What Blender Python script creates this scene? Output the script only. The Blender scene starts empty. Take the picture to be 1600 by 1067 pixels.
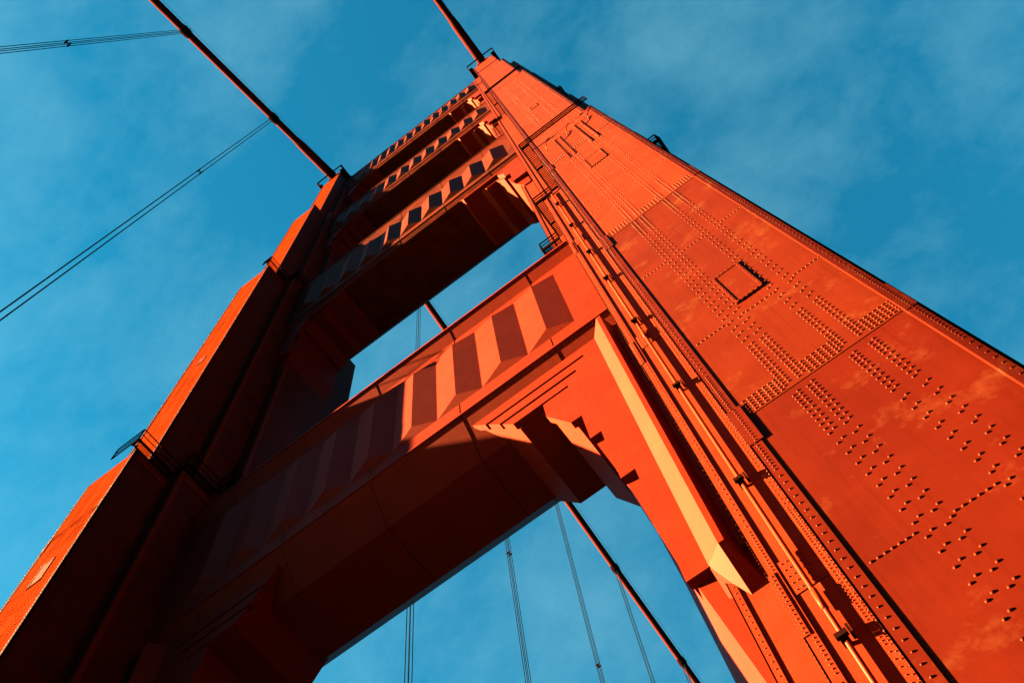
import bpy, math, random
from mathutils import Vector, Matrix
random.seed(7)
scene = bpy.context.scene
COL = scene.collection
EYE = 1.70                    # eye height above the sidewalk; tower z values below are measured from the eye

# ------------------------------------------------------------------ mesh builder
class MB:
    def __init__(self):
        self.v = []; self.f = []; self.s = []
    def add(self, vs, fs, smooth=False):
        o = len(self.v)
        self.v += [(x, y, z + EYE) for x, y, z in vs]
        for f in fs:
            self.f.append(tuple(i + o for i in f)); self.s.append(smooth)
    def box(self, x0, x1, y0, y1, z0, z1):
        if x0 > x1: x0, x1 = x1, x0
        if y0 > y1: y0, y1 = y1, y0
        if z0 > z1: z0, z1 = z1, z0
        vs = [(x0,y0,z0),(x1,y0,z0),(x1,y1,z0),(x0,y1,z0),(x0,y0,z1),(x1,y0,z1),(x1,y1,z1),(x0,y1,z1)]
        self.add(vs, [(3,2,1,0),(4,5,6,7),(0,1,5,4),(1,2,6,5),(2,3,7,6),(3,0,4,7)])
    def loft(self, rings, cap=True, smooth=False):
        n = len(rings[0]); vs = [p for r in rings for p in r]; fs = []
        for k in range(len(rings) - 1):
            for i in range(n):
                j = (i + 1) % n
                fs.append((k*n+i, k*n+j, (k+1)*n+j, (k+1)*n+i))
        self.add(vs, fs, smooth)
        if cap:
            o = len(self.v) - len(vs)
            self.f.append(tuple(o + i for i in reversed(range(n)))); self.s.append(False)
            self.f.append(tuple(o + (len(rings)-1)*n + i for i in range(n))); self.s.append(False)
    def prism_z(self, poly, z0, z1):                       # poly (x, y) counter-clockwise
        self.loft([[(x, y, z0) for x, y in poly], [(x, y, z1) for x, y in poly]])
    def prism_y(self, poly, y0, y1):                       # poly (x, z)
        self.loft([[(x, y0, z) for x, z in poly], [(x, y1, z) for x, z in poly]])
    def prism_x(self, poly, x0, x1):                       # poly (y, z)
        self.loft([[(x0, y, z) for y, z in poly], [(x1, y, z) for y, z in poly]])
    def tube(self, pts, r, n=8, smooth=True, closed_ends=True):
        P = [Vector(p) for p in pts]; rings = []
        R = r if isinstance(r, (list, tuple)) else [r] * len(P)
        up = None
        for i, p in enumerate(P):
            d = (P[min(i+1, len(P)-1)] - P[max(i-1, 0)]).normalized()
            if up is None or abs(up.dot(d)) > .95:
                up = Vector((0,0,1)) if abs(d.z) < .9 else Vector((1,0,0))
            a = d.cross(up).normalized(); b = a.cross(d).normalized()
            rings.append([tuple(p + (a*math.cos(t) + b*math.sin(t)) * R[i]) for t in (2*math.pi*k/n for k in range(n))])
        self.loft(rings, closed_ends, smooth)
    def bar(self, a, b, w):                                # square bar
        self.tube([a, b], w * .7071, 4, False)
    def rivet(self, p, nrm, r=.026, h=.017):               # low dome head
        ax = {'-y': ((1,0,0),(0,0,1),(0,-1,0)), '-x': ((0,-1,0),(0,0,1),(-1,0,0)), '+x': ((0,1,0),(0,0,1),(1,0,0))}[nrm]
        u, w, n = (Vector(a) for a in ax); p = Vector(p); vs = []
        for rr, hh in ((1, -.004/h), (.93, .55), (.55, .9)):
            for k in range(7):
                t = 2*math.pi*k/7
                vs.append(tuple(p + (u*math.cos(t) + w*math.sin(t))*r*rr + n*h*hh))
        vs.append(tuple(p + n*h)); fs = []
        for q in range(2):
            for k in range(7):
                fs.append((q*7+k, q*7+(k+1) % 7, q*7+7+(k+1) % 7, q*7+7+k))
        for k in range(7): fs.append((14+k, 14+(k+1) % 7, 21))
        self.add(vs, fs, True)
    def mesh(self, name, mat):
        me = bpy.data.meshes.new(name)
        me.from_pydata(self.v, [], self.f); me.update()
        for p, s in zip(me.polygons, self.s): p.use_smooth = s
        import bmesh
        bm = bmesh.new(); bm.from_mesh(me); bmesh.ops.recalc_face_normals(bm, faces=bm.faces); bm.to_mesh(me); bm.free()
        me.materials.append(mat)
        return me
    def build(self, name, mat, parent=None):
        o = bpy.data.objects.new(name, self.mesh(name, mat)); COL.objects.link(o)
        if parent: o.parent = parent
        return o

def empty(name, loc=(0,0,0), parent=None):
    o = bpy.data.objects.new(name, None); COL.objects.link(o); o.location = loc
    if parent: o.parent = parent
    return o
def tag(o, label, cat, group=None, kind=None):
    if label: o['label'] = label
    if cat: o['category'] = cat
    if group: o['group'] = group
    if kind: o['kind'] = kind
    return o

# ------------------------------------------------------------------ materials
def nodes(name):
    m = bpy.data.materials.new(name); m.use_nodes = True
    nt = m.node_tree; b = nt.nodes['Principled BSDF']
    return m, nt, b
def paint(name, c1, c2, c3, rough=.42, bump=.25, streak=True, spec=.5):
    m, nt, b = nodes(name); N = nt.nodes.new; L = nt.links.new
    geo = N('ShaderNodeNewGeometry')
    n1 = N('ShaderNodeTexNoise'); n1.inputs['Scale'].default_value = .8; n1.inputs['Detail'].default_value = 7; n1.inputs['Roughness'].default_value = .62
    L(geo.outputs['Position'], n1.inputs['Vector'])
    r1 = N('ShaderNodeValToRGB'); r1.color_ramp.elements[0].position = .36; r1.color_ramp.elements[1].position = .66
    r1.color_ramp.elements[0].color = (*c1, 1); r1.color_ramp.elements[1].color = (*c2, 1)
    L(n1.outputs['Fac'], r1.inputs['Fac'])
    # chalky worn patches
    n2 = N('ShaderNodeTexNoise'); n2.inputs['Scale'].default_value = 1.15; n2.inputs['Detail'].default_value = 9; n2.inputs['Roughness'].default_value = .72
    mp = N('ShaderNodeMapping'); mp.inputs['Location'].default_value = (13, 5, 2); L(geo.outputs['Position'], mp.inputs['Vector']); L(mp.outputs['Vector'], n2.inputs['Vector'])
    r2 = N('ShaderNodeValToRGB'); r2.color_ramp.elements[0].position = .55; r2.color_ramp.elements[1].position = .74
    L(n2.outputs['Fac'], r2.inputs['Fac'])
    mul = N('ShaderNodeMath'); mul.operation = 'MULTIPLY'; mul.inputs[1].default_value = .62; L(r2.outputs['Color'], mul.inputs[0])
    mx = N('ShaderNodeMix'); mx.data_type = 'RGBA'; L(mul.outputs[0], mx.inputs['Factor']); L(r1.outputs['Color'], mx.inputs[6]); mx.inputs[7].default_value = (*c3, 1)
    out = mx.outputs[2]
    if streak:
        mp2 = N('ShaderNodeMapping'); mp2.inputs['Scale'].default_value = (7.5, 7.5, .22); L(geo.outputs['Position'], mp2.inputs['Vector'])
        n3 = N('ShaderNodeTexNoise'); n3.inputs['Scale'].default_value = 1.3; n3.inputs['Detail'].default_value = 5; L(mp2.outputs['Vector'], n3.inputs['Vector'])
        r3 = N('ShaderNodeValToRGB'); r3.color_ramp.elements[0].position = .28; r3.color_ramp.elements[1].position = .48
        r3.color_ramp.elements[0].color = (.62, .52, .5, 1); r3.color_ramp.elements[1].color = (1, 1, 1, 1)
        L(n3.outputs['Fac'], r3.inputs['Fac'])
        m2 = N('ShaderNodeMix'); m2.data_type = 'RGBA'; m2.blend_type = 'MULTIPLY'; m2.inputs['Factor'].default_value = .32
        L(out, m2.inputs[6]); L(r3.outputs['Color'], m2.inputs[7]); out = m2.outputs[2]
    L(out, b.inputs['Base Color'])
    b.inputs['Roughness'].default_value = rough
    b.inputs['Specular IOR Level'].default_value = spec; b.inputs['Specular Tint'].default_value = (1, .82, .42, 1)
    n4 = N('ShaderNodeTexNoise'); n4.inputs['Scale'].default_value = 2.2; n4.inputs['Detail'].default_value = 8; n4.inputs['Roughness'].default_value = .6
    L(geo.outputs['Position'], n4.inputs['Vector'])
    bp = N('ShaderNodeBump'); bp.inputs['Strength'].default_value = bump; bp.inputs['Distance'].default_value = .03
    L(n4.outputs['Fac'], bp.inputs['Height']); L(bp.outputs['Normal'], b.inputs['Normal'])
    return m
RED = paint('orange_red_paint', (0.02307, 0.00173, 0.00047), (0.02684, 0.00223, 0.00061), (0.03077, 0.00462, 0.00198), rough=.5, spec=.0095)
FRONT = paint('weathered_dimmed_red_paint', (0.01023, 0.00052, 0.00016), (0.01268, 0.00072, 0.00022), (0.02175, 0.00369, 0.00140), bump=.12, rough=.45, spec=.0095)  # worn deep red; on the lowest plates also stands for dimmer light
REDP = paint('strut_paint', (0.02200, 0.00096, 0.00016), (0.02593, 0.00129, 0.00025), (0.02640, 0.00195, 0.00052), bump=.10, rough=.5, spec=.0115)
DIRTY_SHADE = paint('grimy_shaded_paint', (0.00825, 0.00072, 0.00022), (0.01650, 0.00132, 0.00033), (0.02200, 0.00468, 0.00077), bump=.12, rough=.5, spec=.0095)  # some grime, plus shade put into the colour of upper struts and left leg
MATTE = paint('matte_red_paint', (0.02288, 0.00176, 0.00035), (0.02640, 0.00242, 0.00048), (0.02640, 0.00440, 0.00132), rough=.6, spec=0)
MID = paint('half_dimmed_red_paint', (0.01249, 0.00085, 0.00022), (0.01548, 0.00113, 0.00030), (0.02401, 0.00479, 0.00154), bump=.12, rough=.45, spec=.0095)  # tone between FRONT and RED, painting in the fall-off of light
DARKM = paint('dark_painted_steel', (0.00165, 0.00033, 0.00025), (0.00245, 0.00041, 0.00025), (0.00410, 0.00124, 0.00083), streak=False, spec=0)
CABLE = paint('cable_paint', (0.00984, 0.00113, 0.00069), (0.01161, 0.00154, 0.00096), (0.01276, 0.00308, 0.00272), streak=False, bump=.1, spec=0)
ROPE = paint('suspender_steel', (0.00072, 0.00074, 0.00124), (0.00115, 0.00110, 0.00171), (0.00173, 0.00171, 0.00223), streak=False, bump=.0, rough=.6, spec=0)
def plain(name, c, rough=.8):
    m, nt, b = nodes(name); n = nt.nodes.new('ShaderNodeTexNoise'); n.inputs['Scale'].default_value = 3; n.inputs['Detail'].default_value = 8
    g = nt.nodes.new('ShaderNodeNewGeometry'); nt.links.new(g.outputs['Position'], n.inputs['Vector'])
    r = nt.nodes.new('ShaderNodeValToRGB'); r.color_ramp.elements[0].color = (*[k*.75 for k in c], 1); r.color_ramp.elements[1].color = (*[k*1.25 for k in c], 1)
    nt.links.new(n.outputs['Fac'], r.inputs['Fac']); nt.links.new(r.outputs['Color'], b.inputs['Base Color']); b.inputs['Roughness'].default_value = rough
    return m
WATER = plain('sea', (.003, .008, .009), .7); WATER.node_tree.nodes['Principled BSDF'].inputs['Specular IOR Level'].default_value = .05

# ------------------------------------------------------------------ key dimensions (metres, camera at x=0 y=0 z=0)
CL = 14.5                        # tower centre line along the bridge
XR, XL = 1.685, -25.745          # the two legs (cables) 27.43 m apart
XM = (XR + XL) / 2
HW1, HW2, HW3 = 1.64, 2.63, 3.66
# section: z bottom, z top, y of the three front planes
SEC = [(-60, 46.0, 7.82, 10.0, 12.42),
       (46.0, 85.3, 8.66, 10.75, 12.6),
       (85.3, 117.3, 9.56, 11.3, 12.8),
       (117.3, 146.2, 10.5, 11.8, 13.0)]

def cross(yf, y2, y3, g=0.0, hw=(HW1, HW2, HW3)):
    a, b, c = hw; d1, d2, d3 = CL - yf, CL - y2, CL - y3
    q = [(-a, -d1), (a, -d1), (a, -d2), (b, -d2), (b, -d3), (c, -d3), (c, d3), (b, d3), (b, d2), (a, d2), (a, d1),
         (-a, d1), (-a, d2), (-b, d2), (-b, d3), (-c, d3), (-c, -d3), (-b, -d3), (-b, -d2), (-a, -d2)]
    return [(XR + x, CL + y) for x, y in q]

tower = empty('bridge_tower', (XM, CL, 0))
tag(tower, 'towering orange-red riveted steel bridge tower with two stepped legs and four fluted portal struts', 'bridge tower')
tower_inv = Matrix.Translation((-XM, -CL, 0))
def under(o, par):
    o.parent = par
    return o
# all tower meshes are written in world coordinates: cancel the empty's offset once, on the parts
def part(mb, name, mat, label=None):
    o = mb.build(name, mat, tower); o.location = (-XM, -CL, 0)
    if label: o['label'] = label
    return o

# ------------------------------------------------------------------ one leg (the right one), then a copy
def pitch_list(z0, z1, splices, base=.32, dense=.12):
    """z positions: close together round each splice, wide between"""
    out = []; z = z0
    while z < z1:
        d = min(abs(z - s) for s in splices)
        st = dense if d < .75 else (base*.5 if d < 1.9 else base)
        out.append(z); z += st
    return out

leg = MB()
for z0, z1, yf, y2, y3 in SEC:
    leg.prism_z(cross(yf, y2, y3), max(z0, -1.9), z1)
# saddle housing on the top
leg.prism_z([(XR-1.35, 10.9), (XR+1.35, 10.9), (XR+1.35, 18.1), (XR-1.35, 18.1)], 146.2, 148.2)
leg.prism_z([(XR-.95, 10.5), (XR+.95, 10.5), (XR+.95, 18.5), (XR-.95, 18.5)], 148.2, 149.6)
leg_r = part(leg, 'tower_leg', RED, 'orange-red riveted tower leg rising straight overhead')

SPL = [[1.4, 14.1, 26.8, 40.2], [59.0, 72.0], [98.0, 110.0], [130.0, 140.0]]
PX0, PX1 = XR - 1.385, XR + 1.47
COLS = [1.03, 1.13, 1.29, 1.39, 2.065, 2.155, 2.41, 2.50]
FPS = []
for k, (z0, z1, yf, y2, y3) in enumerate(SEC):
    fp = MB(); FPS.append((fp, RED))
    z0 = max(z0, -1.9); cuts = [z0] + SPL[k] + [z1]
    for i in range(len(cuts) - 1):
        a, b = cuts[i], cuts[i+1]
        if k == 0 and i > 0:
            fp = MB(); FPS.append((fp, (FRONT, FRONT, MID, RED, RED)[i]))  # plates painted darker downward: light fall-off put into the colour
        yp = yf - .002 - .006 * i
        fp.box(PX0, PX1, yp, yf + .02, a + .018, b - .018 if i < len(cuts)-2 else b)
        if k > 1: continue
        zs = [z for z in pitch_list(max(a, 6.5) + .16, b - .12, SPL[k]) if z > 6]
        for c, x in enumerate(COLS):
            for z in zs: fp.rivet((x, yp, z + (.06 if c % 2 else 0)), '-y')
        # bands of rivets above the splice
        if i > 0 and k == 0 and a > 6:
            for r_ in range(5):
                for (x0, x1, n) in ((.36, .96, 7), (1.48, 2.0, 6), (2.60, 3.12, 7)):
                    for q in range(n): fp.rivet((x0 + (x1-x0)*q/(n-1), yp, a + .10 + .105*r_), '-y')
        # diaphragm rows
        if k == 0:
            zz = a + 3.4
            while zz < b - 1.2:
                if zz > 6.5:
                    for (x0, x1, n, dz) in ((.37, .95, 7, 0), (1.47, 2.0, 6, -.05), (2.58, 3.12, 7, .06)):
                        for q in range(n): fp.rivet((x0 + (x1-x0)*q/(n-1), yp, zz + dz), '-y')
                zz += 1.75 if a > 26 else 4.9
        elif k == 1:
            zz = a + 2
            while zz < b - 1:
                for q in range(20): fp.rivet((.36 + 2.76*q/19, yp, zz), '-y', .03, .02)
                zz += 4.3
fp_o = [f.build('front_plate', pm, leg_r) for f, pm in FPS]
fp_o[1]['label'] = 'broad lowest front plate of weathered red, painted darker for the fall-off of light'

# corner angles of the front cell (front flange + side flange), with rivets
def corner_angle(sgn):
    m = MB()
    for k, (z0, z1, yf, y2, y3) in enumerate(SEC):
        z0 = max(z0, -1.9)
        e = XR + sgn * (HW1 + .016); i = e - sgn * .20
        t = .030 if sgn < 0 else .085
        m.box(e, i, yf - t, yf + .004, z0, z1)
        m.box(e, e - sgn*.03, yf - t, yf + .20, z0, z1)
        if k > 1: continue
        zs = pitch_list(max(z0, 6.2), z1, SPL[k], .2 if k == 0 else .4, .1 if k == 0 else .2)
        for z in zs:
            m.rivet((e - sgn*.10, yf - t, z), '-y', .02, .016)
            if k == 0: m.rivet((e, yf + .10, z), '-x' if sgn < 0 else '+x', .02, .016)
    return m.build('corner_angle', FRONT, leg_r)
corner_angle(-1); corner_angle(1)
def splice_plate(x0, x1, y, zc, h, rows, nx=2, mat=None):
    m = MB(); m.box(x0, x1, y - .018, y + .01, zc - h, zc + h); m.box(x0 - .002, x1 + .002, y - .02, y, zc - .013, zc + .013)
    for q in range(rows):
        for j in range(nx):
            m.rivet((x0 + (x1-x0)*(j+.5)/nx, y - .018, zc - h + 2*h*(q+.5)/rows), '-y', .018, .015)
    return m.build('splice_plate', mat or RED, leg_r)
for zc in SPL[0][1:]:
    yf = SEC[0][2]
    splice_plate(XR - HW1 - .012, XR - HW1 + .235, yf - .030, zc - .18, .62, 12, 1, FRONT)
    splice_plate(XR + HW1 - .19, XR + HW1 + .012, yf - .085, zc + .35, .55, 12, 1, FRONT)

# second and third cells: inner-corner flange, outer flange, plates with splices
def flank(sgn):
    m = MB()
    for k, (z0, z1, yf, y2, y3) in enumerate(SEC):
        z0 = max(z0, -1.9)
        e1 = XR + sgn*HW1; e2 = XR + sgn*(HW2 + .014); e3 = XR + sgn*(HW3 + .014)
        m.box(e1, e1 + sgn*.165, y2 - .025, y2 + .004, z0, z1)               # inner corner flange
        m.box(e2, e2 - sgn*.20, y2 - .030, y2 + .004, z0, z1); m.box(e2, e2 - sgn*.03, y2 - .03, y2 + .2, z0, z1)
        m.box(e3, e3 - sgn*.18, y3 - .030, y3 + .004, z0, z1); m.box(e3, e3 - sgn*.03, y3 - .03, y3 + .2, z0, z1)
        if k > 0 or sgn > 0: continue
        for z in pitch_list(6.5, z1, [12.7, 24.2, 36.1], .16, .10):
            m.rivet((e1 + sgn*.045, y2 - .025, z), '-y', .016, .013)
            m.rivet((e1 + sgn*.115, y2 - .025, z + .05), '-y', .016, .013)
        for z in pitch_list(6.5, z1, [12.7, 24.2, 36.1], .2, .10):
            m.rivet((e2 - sgn*.13, y2 - .03, z), '-y', .018, .015)
            m.rivet((e2, y2 + .09, z), '-x', .018, .015)
        for z in pitch_list(6.5, 18, [9.0], .2, .10):
            m.rivet((e3 - sgn*.1, y3 - .03, z), '-y', .018, .015)
    return m.build('corner_angle', RED, leg_r)
flank(-1); flank(1)
for zc in (12.7, 24.2, 36.1):
    splice_plate(XR - HW2 + .235, XR - HW1 - .185, 10.0, zc + .45, .45, 5, 6)
    splice_plate(XR - HW2 - .012, XR - HW2 + .11, 9.97, zc - .1, .8, 14, 1)
splice_plate(XR - HW3 + .22, XR - HW2 - .1, 12.42, 10.4, .5, 5, 6)

def hatch(x0, x1, z0, z1, y, mat, d=.010):
    m = MB()
    m.box(x0, x1, y - d, y + .02, z0, z1)
    f = .014
    m.box(x0, x0 + .055, y - d - f, y - d + .01, z0, z1); m.box(x1 - .055, x1, y - d - f, y - d + .01, z0, z1)
    m.box(x0 + .056, x1 - .056, y - d - f, y - d + .01, z1 - .075, z1); m.box(x0 + .056, x1 - .056, y - d - f, y - d + .01, z0, z0 + .09); d += f
    w = x1 - x0; h = z1 - z0
    for q in range(8):
        t = (q + .5) / 8
        m.rivet((x0 + .03, y - d, z0 + h*t), '-y', .014, .012); m.rivet((x1 - .03, y - d, z0 + h*t), '-y', .014, .012)
    for q in range(6):
        t = (q + .5) / 6
        m.rivet((x0 + w*t, y - d, z1 - .04), '-y', .014, .012); m.rivet((x0 + w*t, y - d, z0 + .06), '-y', .02, .016)
        m.box(x0 + w*t - .025, x0 + w*t + .025, y - d - .018, y - d, z0 - .0, z0 + .09)
    o = m.build('access_hatch', mat, leg_r); o['label'] = 'square riveted access hatch on the front plate'
    return o
hatch(1.43, 2.065, 17.95, 19.73, 7.80, MID); hatch(1.31, 2.065, 35.45, 37.25, 7.80, RED); hatch(1.4, 1.95, 63, 64.3, 8.65, RED)

# lifting rails with curved hooks near the top of the first tier
for (xa, xb) in ((1.02, 1.28), (2.10, 2.43)):
    m = MB()
    for x in (xa, xb):
        m.box(x - .016, x + .016, 7.777, 7.81, 39.2, 44.5)
        m.box(x - .034, x + .034, 7.768, 7.778, 39.2, 44.5)
    m.box(xa, xb, 7.773, 7.81, 44.42, 44.5)
    m.tube([(xa - .08, 7.62, 44.6), (xa - .12, 7.5, 44.3), (xa - .3, 7.5, 43.8), (xa - .42, 7.55, 43.35), (xa - .5, 7.78, 43.3)], .022, 6)
    m.build('lifting_rail', RED, leg_r)
m = MB(); m.tube([(3.28, 7.66, 44.7), (3.2, 7.5, 44.2), (2.95, 7.5, 43.7), (2.8, 7.55, 43.3), (2.75, 7.78, 43.2)], .03, 6)
m.build('lifting_hook', RED, leg_r)

# conduit on the second cell with stand-off brackets
m = MB()
m.tube([(-.46, 9.915, 3), (-.46, 9.915, 14.4), (-.46, 9.915, 25.0), (-.46, 9.915, 45.6)], .042, 8)
m.tube([(-.46, 9.915, 12.0), (-.46, 9.915, 12.5)], .055, 8); m.tube([(-.46, 9.915, 24.5), (-.46, 9.915, 25.0)], .055, 8)
cond = m.build('conduit_pipe', RED, leg_r)
for z in (6.5, 11.24, 16.0, 20.8, 25.74, 30.3, 33.9, 38.4, 42.9):
    m = MB(); m.box(-.53, -.40, 9.80, 10.0, z - .03, z + .03); m.box(-.56, -.37, 9.74, 9.81, z - .05, z + .05)
    m.box(-.36, -.32, 9.84, 9.99, z + .02, z + .22); m.build('pipe_bracket', DARKM, leg_r)

# setback walkways and railings
def setback(k, zt, par, inner, off=.42, h=1.1):
    """railing and gratings round the stepped outline where tier k ends; inner = side facing the roadway"""
    z0, z1, yf, y2, y3 = SEC[k]
    ya, yb, yc = yf - .40, y2 - .12, y3 - .55
    X = lambda v: XR + inner*v
    p1, p2, p3 = HW1 + off, HW2 + off, HW3 + off
    path = [(X(-HW1 - .05 if par is leg_r else (.25 if k == 0 else 1.2)), ya), (X(p1), ya), (X(p1), yb), (X(p2), yb), (X(p2), yc), (X(p3), yc), (X(p3), CL + 2.2)]
    outer = [(X(-HW1 - .1), y2 + .9), (X(-p2 - .35), y2 + .9), (X(-p2 - .35), y2 + 2.0), (X(-HW2 - .1), y2 + 2.0)]
    for pth in ((path, outer) if par is leg_r else (path,)):
        rail = MB()
        for zz, r in ((zt + h, .034), (zt + h*.5, .026), (zt + .02, .034)):
            for p, q in zip(pth[:-1], pth[1:]): rail.bar((p[0], p[1], zz), (q[0], q[1], zz), r*1.5)
        for p, q in zip(pth[:-1], pth[1:]):
            n = max(1, int(math.hypot(q[0]-p[0], q[1]-p[1]) / 1.3))
            for i in range(n + 1):
                t = i / n
                x, y = p[0] + (q[0]-p[0])*t, p[1] + (q[1]-p[1])*t
                rail.bar((x, y, zt), (x, y, zt + h), .045)
        rail.build('railing', DARKM, par)
    def grate(x0, x1, y0, y1):
        deck = MB()
        if x0 > x1: x0, x1 = x1, x0
        deck.box(x0, x0 + .05, y0, y1, zt - .12, zt); deck.box(x1 - .05, x1, y0, y1, zt - .12, zt)
        y = y0
        while y < y1:
            deck.box(x0, x1, y, y + .035, zt - .08, zt - .01); y += .085
        y = y0
        while y < y1:
            deck.box(x0 - .001, x1 + .001, y, y + .07, zt - .2, zt - .05); y += 1.2
        deck.build('walkway', DARKM, par)
    grate(X(p1), X(HW1 - .02), ya, yb); grate(X(p2), X(HW2 - .02), yb, yc); grate(X(p3), X(HW3 - .02), yc, CL + 2.2)
    grate(X(HW1 + off), X(p2), yb - .02, y2 - .03); grate(X(HW2 + off), X(p3), yc - .02, y3 - .03)
    if par is leg_r: grate(X(-p2 - .35), X(-HW2 + .05), y2 + .92, y2 + 2.0)
# top deck railing
m = MB()
zt = 146.4
x0, x1, y0, y1 = XR - HW1 - .55, XR + HW1 + .55, 9.75, 19.2
for zz in (zt, zt + .55, zt + 1.1):
    for p, q in (((x0,y0),(x1,y0)), ((x0,y0),(x0,y1)), ((x1,y0),(x1,y1)), ((x0,y1),(x1,y1))):
        m.bar((*p, zz), (*q, zz), .09 if zz == zt else .07)
for i in range(9):
    y = y0 + (y1-y0)*i/8
    for x in (x0, x1): m.bar((x, y, zt), (x, y, zt + 1.1), .06)
for i in range(5):
    x = x0 + (x1-x0)*i/4; m.bar((x, y0, zt), (x, y0, zt + 1.1), .06)
m.build('railing', DARKM, leg_r)
for xa, xb in ((x0, XR - HW1), (XR + HW1, x1)):
    m = MB(); m.box(xa, xb, y0 + .4, y1 - .4, 146.22, 146.30); m.build('walkway', DARKM, leg_r)
# trim bands where a tier ends (seen on the inner faces)
for k in (0, 1, 2):
    z0, z1, yf, y2, y3 = SEC[k]
    for s in (-1, 1):
        for hw, ya, yb in ((HW1, yf + .25, y2 - .03), (HW2, y2 + .25, y3 - .03), (HW3, y3 + .25, CL + 1.5)):
            m = MB()
            m.box(XR + s*(hw - .02), XR + s*(hw + .035), ya, yb, z1 - .8, z1 - .12)
            m.box(XR + s*(hw - .02), XR + s*(hw + .06), ya + .002, yb - .002, z1 - .3, z1 - .15)
            m.build('ledge_band', RED, leg_r)

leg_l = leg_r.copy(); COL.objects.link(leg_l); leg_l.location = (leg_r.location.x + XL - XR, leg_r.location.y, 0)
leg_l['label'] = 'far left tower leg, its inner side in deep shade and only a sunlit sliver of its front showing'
leg_l.material_slots[0].link = 'OBJECT'; leg_l.material_slots[0].material = DIRTY_SHADE        # darker paint deepens the shade on this leg's body
for ch in list(leg_r.children):
    if ch.name.startswith(('lifting', 'conduit', 'pipe_br')): continue
    c = ch.copy(); COL.objects.link(c); c.parent = leg_l
    if ch in fp_o: c.material_slots[0].link = 'OBJECT'; c.material_slots[0].material = MATTE      # one matte red on all this leg's front plates

for par, inner in ((leg_r, -1), (leg_l, 1)):
    setback(0, 46.05, par, inner); setback(1, 85.35, par, inner)

# ------------------------------------------------------------------ portal struts
def strut(mat, yf, e, ztop, zstrip, zup, ys, zs, zr0, zr1, nr, pitch, d, hh, label):
    yb = 2*CL - yf
    prof = [(yf, zup), (yf, zstrip), (yf - e, ztop), (yb + e, ztop), (yb, zstrip), (yb, zup), (2*CL - ys, zs), (ys, zs)]
    m = MB(); m.prism_x(prof, XL + .9, XR - .9)
    # lip along the top edge and drip edge along the bottom of the front plate
    m.box(XL + 2.7, XR - 2.7, yf - e - .05, yf - e + .2, ztop - .02, ztop + .12)
    m.box(XL + 2.7, XR - 2.7, yf - .03, yf + .05, zup - .05, zup + .07)
    s = part(m, 'portal_strut', mat, label)
    for q in range(-2, 3):                                    # open joints between the plates
        x = XM + q * 4.25
        P = [(yf - e - .003, ztop), (yf - .003, zstrip), (yf - .003, zr1 + .02)]
        Q = [(yf - .003, zr0 - .02), (yf - .003, zup), (ys - .002, zs - .003), (2*CL - ys, zs - .003)]
        for c in (P, Q):
            j = MB()
            for (a, b), (a2, b2) in zip(c[:-1], c[1:]): j.bar((x, a, b), (x, a2, b2), .015)
            j.build('plate_joint', DARKM, s)
    # hipped ridges on the front face (one faceted panel)
    fl = MB()
    for i in range(nr):
        c = XM + (i - (nr - 1)/2) * pitch; w = pitch/2 - .012
        vs = [(c - w, yf, zr0), (c + w, yf, zr0), (c + w, yf, zr1), (c - w, yf, zr1), (c, yf - d, zr0 + hh), (c, yf - d, zr1 - hh)]
        fl.add(vs, [(0, 4, 5, 3), (1, 2, 5, 4), (0, 1, 4), (3, 5, 2)])
    fl.build('fluted_panel', mat, s)
    return s
def mirror(x): return 2*XM - x

def corbel(par, plate, prof, y0, y1, ypl):
    for fx in (lambda x: x, mirror):
        m = MB(); m.prism_y([(fx(x), z) for x, z in prof], y0, y1); m.build('corbel', REDP, par)
        if plate:
            m = MB(); m.prism_y([(fx(x), z) for x, z in plate], ypl, y0 - .004); m.build('corbel_plate', REDP, par)

# lowest strut over the roadway
s1 = strut(REDP, 11.9, .42, 43.1, 42.35, 33.8, 13.1, 31.9, 34.85, 41.6, 9, 2.14, .252, .44,
           'lowest portal strut, its fluted face half lit and half in the shadow of the left leg')
plate1 = [(-7.5, 33.05), (-6.98, 32.38), (-2.72, 32.38), (-2.72, 32.20), (-6.85, 32.20), (-6.42, 31.62), (-3.17, 31.62), (-3.17, 31.43), (-6.3, 31.43),
          (-5.9, 30.86), (-3.62, 30.86), (-3.62, 30.70), (-4.67, 30.70), (-4.67, 29.7), (-3.95, 28.16), (-3.54, 28.14), (-3.54, 26.4), (-3.15, 26.4),
          (-3.15, 23.3), (-2.69, 23.3), (-2.69, 17.85), (-.98, 17.85), (-.98, 33.05)]
prof1 = [(-7.35, 33.0), (-5.8, 30.80), (-4.55, 30.80), (-4.55, 29.7), (-3.85, 28.2), (-3.48, 28.2), (-3.5, 26.5), (-3.1, 23.3), (-2.65, 17.9), (-1.2, 17.9), (-1.2, 33.4)]
corbel(s1, plate1, prof1, 12.5, 16.1, 12.24)
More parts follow.
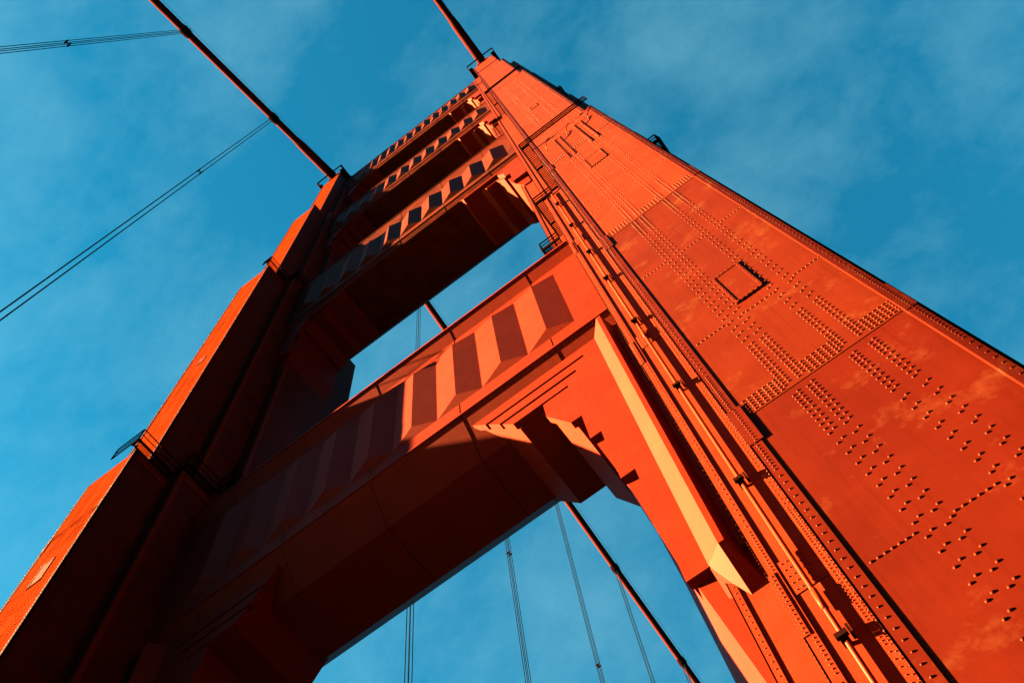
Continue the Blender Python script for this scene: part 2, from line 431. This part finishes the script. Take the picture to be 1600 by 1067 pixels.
for fx in (lambda x: x, mirror):
    # haunch that blends the corbel into the leg below
    m = MB()
    rings = []
    for z, xf, xb in ((26.4, -3.42, -3.72), (23.3, -3.02, -3.58), (17.88, -2.56, -3.42), (14.0, -2.12, -2.85), (10.0, -1.96, -2.05)):
        rings.append([(fx(xf), 12.52, z), (fx(-1.3), 12.52, z), (fx(-1.3), 16.15, z), (fx(xb), 16.15, z)])
    m.loft(rings); m.build('corbel_haunch', REDP, s1)
    # faceted pilaster
    m = MB(); P = lambda y, z, q: [(fx(-2.11), 12.25, z), (fx(-1.62), y, z + q), (fx(-1.475), y, z + q), (fx(-1.33), 12.25, z)]
    m.loft([P(11.62, 33.05, -.15), P(11.62, 17.9, -.45), [(fx(-2.08), 12.53, 16.96), (fx(-1.62), 12.51, 16.44), (fx(-1.49), 12.51, 16.5), (fx(-1.2), 12.56, 16.55)]])
    m.build('pilaster', REDP, s1)

s2 = strut(DIRTY_SHADE, 11.94, .2, 84.2, 82.4, 74.2, 12.23, 73.6, 75.4, 81.6, 10, 2.06, .34, .42,  # upper struts painted darker and dirtier to stand for their weaker light
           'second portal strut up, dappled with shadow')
def pp(zs, zu, t, dz):
    """stepped profile: (tip positions), drops"""
    a, b, c = t
    prof = [(a - .5, zu - .1), (a, zs - dz*.35), (b - .45, zs - dz*.35), (b - .45, zs - dz*.36), (b, zs - dz*.7), (c - .5, zs - dz*.7), (c + .1, zs - dz*1.6), (c + .32, zs - dz*1.6),
            (c + .5, zs - dz*4), (-1.75, zs - dz*6.5), (-1.2, zs - dz*6.5), (-1.2, zu)]
    plate = [(a - .6, zu - .1), (a - .25, zs - .05), (-2.2, zs - .05), (-2.2, zs - .2), (a - .15, zs - .2), (a, zs - dz*.36), (-2.6, zs - dz*.36), (-2.6, zs - dz*.5), (c - .2, zs - dz*.5), (c - .2, zs - dz*.9),
             (c + .3, zs - dz*1.6), (c + .3, zs - dz*2.6), (c + .7, zs - dz*2.6), (c + .7, zs - dz*5), (-.98, zs - dz*5), (-.98, zu - .1)]
    return plate, prof
pl, pf = pp(73.6, 74.2, (-6.2, -4.3, -2.9), 1.35); corbel(s2, pl, pf, 12.5, 16.6, 12.2)
s3 = strut(DIRTY_SHADE, 12.05, .15, 115.2, 114.2, 107.1, 12.3, 106.5, 108.1, 113.2, 12, 1.75, .32, .4,
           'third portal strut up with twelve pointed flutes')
pl, pf = pp(106.5, 107.1, (-5.4, -3.6, -2.6), 1.1); corbel(s3, pl, pf, 12.55, 16.5, 12.28)
s4 = strut(DIRTY_SHADE, 12.0, .15, 145.4, 144.5, 135.6, 12.25, 135.0, 137.2, 143.8, 14, 1.53, .3, .4,
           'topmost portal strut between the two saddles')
pl, pf = pp(135.0, 135.6, (-5.8, -3.9, -2.7), 1.0); corbel(s4, pl, pf, 12.5, 16.5, 12.24)

# ------------------------------------------------------------------ main cables
def near_z(y): return 148.3 - .575*(10.1 - y) + .0006*(10.1 - y)**2
def far_z(y): return 148.3 - .42*(y - 18.9) + .00038*(y - 18.9)**2
def cable_pts(x0, drift):
    pts = []
    y = -95.0
    while y < 10: pts.append((x0 + drift*(10.1 - y)/30, y, near_z(y))); y += 3
    pts += [(x0, 10.1, 148.3), (x0, 12, 149.1), (x0, 14.5, 149.4), (x0, 17, 149.1), (x0, 18.9, 148.3)]
    y = 21.0
    while y < 330: pts.append((x0, y, far_z(y))); y += 4
    return pts
SUS_NEAR = [-1.1 - 14.6*i for i in range(6)]; SUS_FAR = [31.0 + 15.4*i for i in range(12)]
def cable(x0, drift, label):
    pts = cable_pts(x0, drift)
    m = MB(); m.tube(pts, .47, 20); c = m.build('main_cable', CABLE)
    tag(c, label, 'bridge cable', 'main cables over the tower')
    for sgn, zf, ys in ((-1, near_z, (10.3, 4.2)), (1, far_z, (18.7, 24.8))):
        m = MB(); y0, y1 = ys; q = lambda y: (x0 + (drift*(10.1-y)/30 if sgn < 0 else 0), y, zf(y))
        m.tube([q(y0), q(y1 - sgn*.0), q(y1 + sgn*1.2)], [.66, .60, .49], 18); m.build('cable_sleeve', CABLE, c)
    for y in SUS_NEAR + SUS_FAR:
        zf, d = (near_z, drift*(10.1-y)/30) if y < 12 else (far_z, 0)
        m = MB(); a = Vector((x0 + d, y - .65, zf(y - .65))); b = Vector((x0 + d, y + .65, zf(y + .65)))
        ab = (b - a).normalized(); L_ = (b - a).length
        m.tube([a, a + ab*.25, a + ab*.3, b - ab*.3, b - ab*.25, b], [.52, .52, .60, .60, .52, .52], 16, False)
        m.box(x0 + d - .08, x0 + d + .08, y - .5, y + .5, zf(y) - .80, zf(y) - .5)
        m.build('cable_band', DARKM, c)
    hr = MB()
    for s in (-1, 1):

        for side in (lambda p: p[1] < 9, lambda p: p[1] > 20):
            hr.tube([(p[0] + s*.55, p[1], p[2] + 1.15) for p in pts if side(p)], .022, 5)
        for y in SUS_NEAR + SUS_FAR:
            zf, d = (near_z, drift*(10.1-y)/30) if y < 12 else (far_z, 0)
            hr.tube([(x0 + d + s*.4, y, zf(y) + .3), (x0 + d + s*.55, y, zf(y) + 1.15)], .03, 5)
    hr.build('handrope', DARKM, c)
    return c
cable(XL, -.52, 'left main cable, long and seen both left of and behind the struts')
cable(XR, -.25, 'right main cable, a short stretch above the right leg')

# ------------------------------------------------------------------ suspender ropes (left cable, in view)
LBL = {-2: 'thin out-of-focus suspender ropes crossing the top left corner of the sky',
       -1: 'pair of suspender ropes slanting down the left of the sky from the left cable',
       0: 'suspender ropes standing straight below the lowest strut, leftmost of those behind the tower',
       1: 'suspender ropes behind the tower with a clamp just below the edge of the lowest strut',
       2: 'suspender ropes behind the tower meeting the strut edge beside the main cable',
       3: 'suspender ropes hanging from the upper of two bands on the cable below the strut',
       4: 'suspender ropes hanging from the lower band on the cable near the bottom of the photo'}
def suspender(i, x, y, ztop, zb=-1.7, spacers=()):
    m = MB()
    for sx in (-.16, .16):
        for sy in (-.165, .165): m.tube([(x + sx, y + sy, zb), (x + sx*.98, y + sy, ztop)], .034, 6)
    o = m.build('suspender_rope', ROPE); tag(o, LBL[i], 'suspender', 'suspender ropes of the left cable')
    for z in spacers:
        m = MB(); m.box(x - .22, x + .22, y - .22, y - .1, z - .08, z + .08); m.box(x - .22, x + .22, y + .1, y + .22, z - .08, z + .08)
        m.box(x - .05, x + .05, y - .1, y + .1, z - .06, z + .06); m.build('rope_spacer', DARKM, o)
suspender(-1, XL - .19, -1.1, near_z(-1.1) - .55, spacers=(94.8,))
suspender(-2, XL - .44, -15.7, near_z(-15.7) - .55, spacers=(90.4,))
SP = {0: (30,), 1: (88.7,), 2: (86.5,), 3: (60,), 4: (60,)}
for i in range(5):
    suspender(i, XL, SUS_FAR[i], far_z(SUS_FAR[i]) - .55, spacers=SP[i])

# ------------------------------------------------------------------ the sea far below
def struct(name, mb, mat):
    o = mb.build(name, mat); o['kind'] = 'structure'; return o
me = MB(); me.add([(-9000, -9000, -70), (9000, -9000, -70), (9000, 9000, -70), (-9000, 9000, -70)], [(0, 1, 2, 3)]); struct('water', me, WATER)

# ------------------------------------------------------------------ sky and sun
SUN_EL = math.radians(17); K = .295                 # light travels +x and slightly +y
sd = Vector((-1, -K, 0)).normalized() * math.cos(SUN_EL) + Vector((0, 0, math.sin(SUN_EL)))
w = bpy.data.worlds.new('World'); scene.world = w; w.use_nodes = True
nt = w.node_tree; N = nt.nodes.new; L = nt.links.new
bg = nt.nodes['Background']
sky = N('ShaderNodeTexSky'); sky.sky_type = 'NISHITA'; sky.sun_disc = False; sky.sun_elevation = SUN_EL
sky.sun_rotation = math.atan2(sd.x, sd.y) % (2*math.pi); sky.air_density = 1.0; sky.dust_density = .6; sky.ozone_density = 1.5
tc = N('ShaderNodeTexCoord')
tint = N('ShaderNodeMix'); tint.data_type = 'RGBA'; tint.blend_type = 'MULTIPLY'; tint.inputs['Factor'].default_value = 1
L(sky.outputs['Color'], tint.inputs[6]); tint.inputs[7].default_value = (.0038, .0418, .0440, 1)
mp = N('ShaderNodeMapping'); mp.inputs['Scale'].default_value = (2.2, 3.0, 2.0); mp.inputs['Rotation'].default_value = (0, 0, .6); mp.inputs['Location'].default_value = (3.7, 1.4, .3)
L(tc.outputs['Generated'], mp.inputs['Vector'])
nz = N('ShaderNodeTexNoise'); nz.inputs['Scale'].default_value = 3.2; nz.inputs['Detail'].default_value = 12; nz.inputs['Roughness'].default_value = .66; nz.inputs['Distortion'].default_value = .1
L(mp.outputs['Vector'], nz.inputs['Vector'])
n2 = N('ShaderNodeTexNoise'); n2.inputs['Scale'].default_value = 1.3; n2.inputs['Detail'].default_value = 3; L(mp.outputs['Vector'], n2.inputs['Vector'])
mm = N('ShaderNodeMath'); mm.operation = 'MULTIPLY_ADD'; mm.inputs[1].default_value = .55; L(nz.outputs['Fac'], mm.inputs[0])
m3 = N('ShaderNodeMath'); m3.operation = 'MULTIPLY'; m3.inputs[1].default_value = .45; L(n2.outputs['Fac'], m3.inputs[0]); L(m3.outputs[0], mm.inputs[2])
cr = N('ShaderNodeValToRGB'); cr.color_ramp.elements[0].position = .42; cr.color_ramp.elements[1].position = .68
L(mm.outputs[0], cr.inputs['Fac'])
cm = N('ShaderNodeMath'); cm.operation = 'MULTIPLY'; cm.inputs[1].default_value = .22; L(cr.outputs['Color'], cm.inputs[0])
cl = N('ShaderNodeMix'); cl.data_type = 'RGBA'; L(cm.outputs[0], cl.inputs['Factor']); L(tint.outputs[2], cl.inputs[6]); cl.inputs[7].default_value = (.074, .160, .172, 1)
L(cl.outputs[2], bg.inputs['Color']); bg.inputs['Strength'].default_value = .05
sun = bpy.data.lights.new('sun', 'SUN'); sun.energy = 5; sun.angle = math.radians(.5); sun.color = (1, .89, .38)
so = bpy.data.objects.new('sun', sun); COL.objects.link(so); so.rotation_euler = sd.to_track_quat('Z', 'Y').to_euler()

# ------------------------------------------------------------------ camera (solved from the photograph's vanishing points)
cam = bpy.data.cameras.new('camera'); co = bpy.data.objects.new('camera', cam); COL.objects.link(co)
cam.sensor_width = 36; cam.lens = 36 * 1554.189 / 1600; cam.clip_start = .1; cam.clip_end = 30000
RM = Matrix(((0.801848112,0.592109678,-0.080285333),(-0.583651599,0.747336573,-0.317551347),(-0.128025060,0.301486611,0.944836180)))                                   # rows: image right, image down, forward (world axes)
right, down, fwd = RM[0], RM[1], RM[2]
M = Matrix(((right[0], -down[0], -fwd[0]), (right[1], -down[1], -fwd[1]), (right[2], -down[2], -fwd[2])))
co.matrix_world = Matrix.Translation((0, 0, EYE)) @ M.to_4x4()
scene.camera = co
scene.view_settings.view_transform = 'Standard'; scene.view_settings.look = 'None'
scene.view_settings.exposure = 6.95; scene.view_settings.gamma = 1
scene.cycles.max_bounces = 6; scene.cycles.diffuse_bounces = 1
